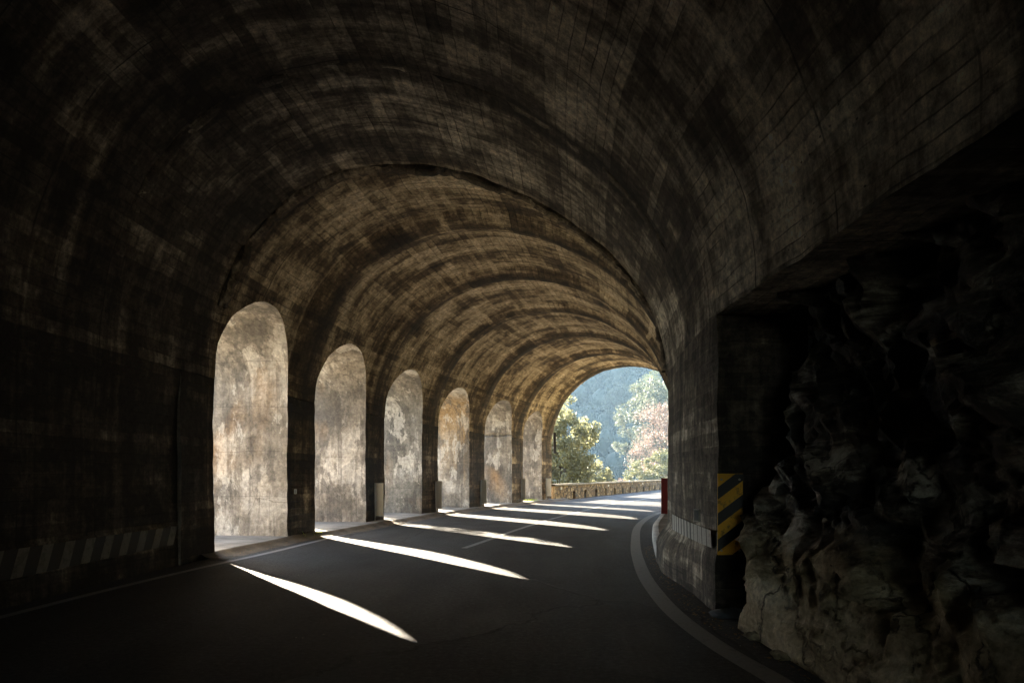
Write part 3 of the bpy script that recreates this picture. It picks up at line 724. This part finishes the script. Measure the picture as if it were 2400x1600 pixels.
# ------------------------------------------------------------------ parapet beyond the exit
t = empty('parapet', (2.3, 35.2, 0), 'low rubble stone parapet with small arched drains, curving along the sunlit road', 'wall')
mb = MB(); y = YEND+.25; H = .74
arches = [37.9+1.95*k for k in range(22)]
prev = y
zs = np.linspace(-.1, H, 9)
def uvp(Y, z): return (Y*1.1, z)
for a in arches + [None]:
    b0 = (a-.24) if a else 92.0
    Ys = cols(prev, b0, .45)
    mb.grid(np.array([[frr(np.array(Y), .02, z) for z in zs] for Y in Ys]), np.array([[uvp(Y, z) for z in zs] for Y in Ys]))
    if not a: break
    A = np.linspace(math.pi, 0, 9); Ya = a+.24*np.cos(A); Za = .24+.25*np.sin(A)
    mb.grid(np.array([[frr(np.array(Y), .02, zz) for zz in np.linspace(za, H, 5)] for Y, za in zip(Ya, Za)]), np.array([[uvp(Y, zz) for zz in np.linspace(za, H, 5)] for Y, za in zip(Ya, Za)]))
    Yb = np.concatenate([[a-.24], Ya, [a+.24]]); Zb = np.concatenate([[-.1], Za, [-.1]])
    mb.grid(np.array([[frr(np.array(Y), q, z) for q in (.02, -.2, -.38)] for Y, z in zip(Yb, Zb)]), flip=True)
    prev = a+.24
Ys = cols(y, 92, .6)
mb.grid(np.array([[frr(np.array(Y), -.40, z) for z in (-.8, .2, H)] for Y in Ys]), flip=True)
mb.grid(np.array([[frr(np.array(y), q, z) for z in (-.1, H)] for q in (-.4, .02)]))
mb.build('wall', M_ST, t, rough=.012)
mb = MB(); pr2 = [(-.45, H+.002), (-.45, H+.11), (.07, H+.12), (.07, H+.002), (-.45, H+.002)]
mb.grid(np.array([[frr(np.array(Y), q, z) for q, z in pr2] for Y in Ys]), np.array([[(Y, q) for q, z in pr2] for Y in Ys]))
mb.build('coping', M_COP, t, rough=.006)
for k, (yv, lb) in enumerate([(35.9, 'white reflector plate on the parapet, first after the gallery exit'), (44.2, 'white reflector plate on the middle of the visible parapet'), (53.1, 'farthest small white reflector plate on the parapet')]):
    reflector(Vector(frr(np.array(yv), .045, .62)), -float(head(yv))+R(90)-R(20), lb, 'reflector plates on the parapet', .12, .13)
# dark notice board seen almost edge-on beside the exit
t = empty('sign_board', (2.15, 35.1, 3.0), 'black narrow board fixed to the outer corner of the gallery exit', 'sign')
mb = MB(); mb.box(2.12, 2.26, 35.05, 35.08, 2.45, 3.5); mb.build('board', M_BLK, t)
mb = MB(); mb.tube([(2.1, 35.1, 2.7), (2.25, 35.1, 2.7)], .015, 8); mb.build('bracket', M_POST, t)

# ------------------------------------------------------------------ trees
def leaves(C, r, n, size, flat=.8):
    """n leaf quads round every centre"""
    N = len(C)*n; c0 = np.repeat(C, n, 0); rr = np.repeat(r, n)[:, None]
    d = rng.normal(size=(N, 3)); d /= np.linalg.norm(d, axis=1)[:, None]
    p = c0 + d*rr*(rng.random((N, 1))**.45)*np.array([1, 1, flat])
    u = rng.normal(size=(N, 3)); u /= np.linalg.norm(u, axis=1)[:, None]
    w = np.cross(u, rng.normal(size=(N, 3))); w /= np.linalg.norm(w, axis=1)[:, None]
    s = size*rng.uniform(.55, 1.3, (N, 1)); u = u*s; w = w*s*.42
    return np.stack([p-u, p-w, p+u, p+w], 1)
def tree(name, base, ctr, rad, ncl, nl, size, mat, label, group, trunk=.16, clr=.28, bare=False, lean=0):
    t = empty(name, base, label, 'tree' if 'tree' in name else 'bush', group)
    B = Vector(base); Cc = np.array(ctr, float); rad = np.array(rad, float)
    d = rng.normal(size=(ncl, 3)); d /= np.linalg.norm(d, axis=1)[:, None]
    k = .35+.65*rng.random((ncl, 1))**.5
    lump = np.array([[1+.30*noise.noise(Vector(q)*1.9+Vector((base[0], base[1], 0)))] for q in d])
    C = Cc + d*rad*k*lump
    r = clr*rad.mean()*rng.uniform(.6, 1.25, ncl)
    mb = MB(); mb.quads(leaves(C, r, nl, size)); mb.build('crown', mat, t)
    mb = MB(); top = Vector(Cc)+Vector((0, 0, rad[2]*.25)); pts = [B+(top-B)*f+Vector((noise.noise(B+Vector((f*3, 0, 0))), noise.noise(B+Vector((0, f*3, 5))), 0))*trunk*1.6 for f in np.linspace(0, 1, 8)]
    pts[0] = B-Vector((0, 0, .3)); mb.tube(pts, [trunk*(1.25-.95*f) for f in np.linspace(0, 1, 8)], 8)
    for q in C[::max(1, ncl//26)]:
        s = pts[random.randint(2, 6)]; q = Vector(q); mid = s*.5+q*.5+Vector((0, 0, -.1))
        mb.tube([s, mid, q], [trunk*.35, trunk*.2, trunk*.06], 5)
    mb.build('trunk', M_BARK, t); return t
ML_OL = mat_leaf('olive_leaf', (.06, .07, .038), (.25, .25, .135), .36, 1.2)
ML_GR = mat_leaf('grey_green_leaf', (.035, .046, .030), (.125, .14, .095), .26)
ML_YG = mat_leaf('yellow_green_leaf', (.045, .054, .022), (.15, .155, .07), .28, 1.2)
ML_PK = mat_leaf('autumn_leaf', (.10, .066, .052), (.20, .145, .12), .28, 1.2)
ML_DK = mat_leaf('dark_leaf', (.035, .05, .025), (.09, .11, .05), .3)
gz = lambda x, y: float(terr(np.array([x*1.0]), np.array([y*1.0]))[0])
GE = 'trees beyond the gallery exit'
def T(name, x, y, zc, rad, ncl, nl, size, mat, label, trunk=.16, clr=.28):
    tree(name, (x, y, gz(x, y)), (x, y, zc), rad, ncl, nl, size, mat, label, GE, trunk, clr)
T('olive_tree', 3.3, 42.5, 2.6, (2.0, 2.0, 3.3), 150, 110, .12, ML_OL, 'dense olive-green tree rising behind the parapet right at the exit arch', .18, .24)
T('olive_tree', .2, 45.5, 2.3, (2.2, 2.2, 3.0), 90, 120, .09, ML_OL, 'olive-green tree mostly hidden behind the outer wall of the gallery', .16, .26)
T('bush', 6.0, 50.5, .7, (1.5, 1.3, 1.75), 70, 100, .11, ML_OL, 'rounded dark bush just right of the dense olive-green tree', .08, .28)
T('grey_green_tree', 18.8, 92, 7.6, (4.6, 4.2, 6.2), 130, 150, .17, ML_GR, 'tall grey-green tree with pale sunlit edge, left of the reddish tree', .3, .22)
T('grey_green_tree', 25.5, 101, 11.5, (3.6, 4, 6.5), 90, 130, .17, ML_GR, 'tallest grey-green tree, cut off by the right pier', .3, .24)
T('autumn_tree', 18.2, 79, 4.7, (4.5, 3.4, 4.9), 190, 100, .10, ML_PK, 'reddish pink autumn tree with sparse leaves beside the right pier', .2, .22)
T('bush', 13.4, 70, .5, (1.7, 1.6, 2.3), 80, 120, .10, ML_YG, 'bright yellow-green bush at the left end of the sunlit shrubs behind the parapet', .08, .28)
T('bush', 15.8, 71, 1.2, (2.0, 1.6, 2.6), 90, 120, .10, ML_YG, 'large yellow-green bush under the reddish autumn tree', .08, .28)
T('bush', 11.6, 74, -.6, (1.3, 1.3, 1.7), 40, 60, .09, ML_PK, 'low reddish bush in the gap between the trees', .06, .3)
T('pale_tree', 27.0, 168, 19, (4.2, 4, 6), 70, 120, .26, ML_GR, 'pale tree high on the hazy hillside under the arch crown', .3, .26)
T('yellow_tree', 35.0, 172, 22, (3.2, 4, 5), 60, 110, .26, mat_leaf('yellow_leaf', (.3, .24, .06), (.6, .48, .16), .45), 'yellow tree high on the hazy hillside, right of the pale one', .3, .26)
# a tree outside the third opening breaks up its strip of sun
tree('dark_tree', (-8.8, 28.6, gz(-8.8, 28.6)), (-8.7, 27.9, 5.5), (1.1, 1.1, 1.9), 46, 70, .08, ML_DK, 'slender dark tree standing outside the third arched opening', 'trees on the slope outside', .1, .3)
# hillside forest
mb = MB(); C = []; Rr = []
for _ in range(1500):
    y = random.uniform(112, 420); k = random.uniform(-.12, .42); x = k*y
    z = gz(x, y); r = random.uniform(2.4, 4.6)
    C.append((x, y, z+r*.8)); Rr.append(r)
for (x, y, z), rr_ in zip(C, Rr):
    ph = np.linspace(0, math.pi, 7)[:, None]; tt = np.linspace(0, 2*math.pi, 10)[None, :]
    jit = rng.uniform(.8, 1.05, (7, 10)); jit[:, -1] = jit[:, 0]; jit[0] = 1; jit[-1] = 1
    mb.grid(np.stack([x+rr_*.62*np.sin(ph)*np.cos(tt)*jit, y+rr_*.62*np.sin(ph)*np.sin(tt)*jit, z+rr_*.75*np.cos(ph)*np.ones_like(tt)*jit], -1))
Q = leaves(np.array(C), np.array(Rr), 260, .46, 1.15); mb.quads(Q)
tag(mb.build('hillside_forest', mat_leaf('forest_leaf', (.016, .030, .020), (.040, .056, .028), .12, .05)), 'dark wooded hillside fading blue in the haze', 'forest', kind='stuff')
# tufts of grass in the last openings
V = []
for (Y0, o0, n) in ((33.0, -.25, 90), (32.2, -.1, 40), (31.9, .15, 30), (14.9, .25, 14)):
    for _ in range(n):
        p = Vector(fr(np.array(Y0+random.gauss(0, .28)), o0+random.gauss(0, .12), .09)); h = random.uniform(.04, .13); a = random.uniform(0, 6.28)
        u = Vector((math.cos(a), math.sin(a), 0))*.006; l = Vector((random.gauss(0, .04), random.gauss(0, .04), h)); V.append([p-u, p+u, p+l+u*.2, p+l-u*.2])
mb = MB(); mb.quads(V); tag(mb.build('grass_tuft', mat_leaf('grass_blade', (.12, .22, .02), (.4, .5, .06), .4)), 'small bright green grass tufts on the pavement of the last opening', 'grass', kind='stuff')

# ------------------------------------------------------------------ haze
mb = MB(); mb.box(-470, 900, -110, 620, -34, 122)
n = bpy.data.materials.new('haze_air'); n.use_nodes = True; nt = n.node_tree; nt.nodes.clear()
ou = nt.nodes.new('ShaderNodeOutputMaterial'); pv = nt.nodes.new('ShaderNodeVolumePrincipled')
pv.inputs['Color'].default_value = (  .42, .66, .92, 1); pv.inputs['Density'].default_value = .00068; pv.inputs['Anisotropy'].default_value = .3
nt.links.new(pv.outputs[0], ou.inputs['Volume'])
tag(mb.build('haze', n), 'thin blue haze filling the valley air', 'haze', kind='stuff')
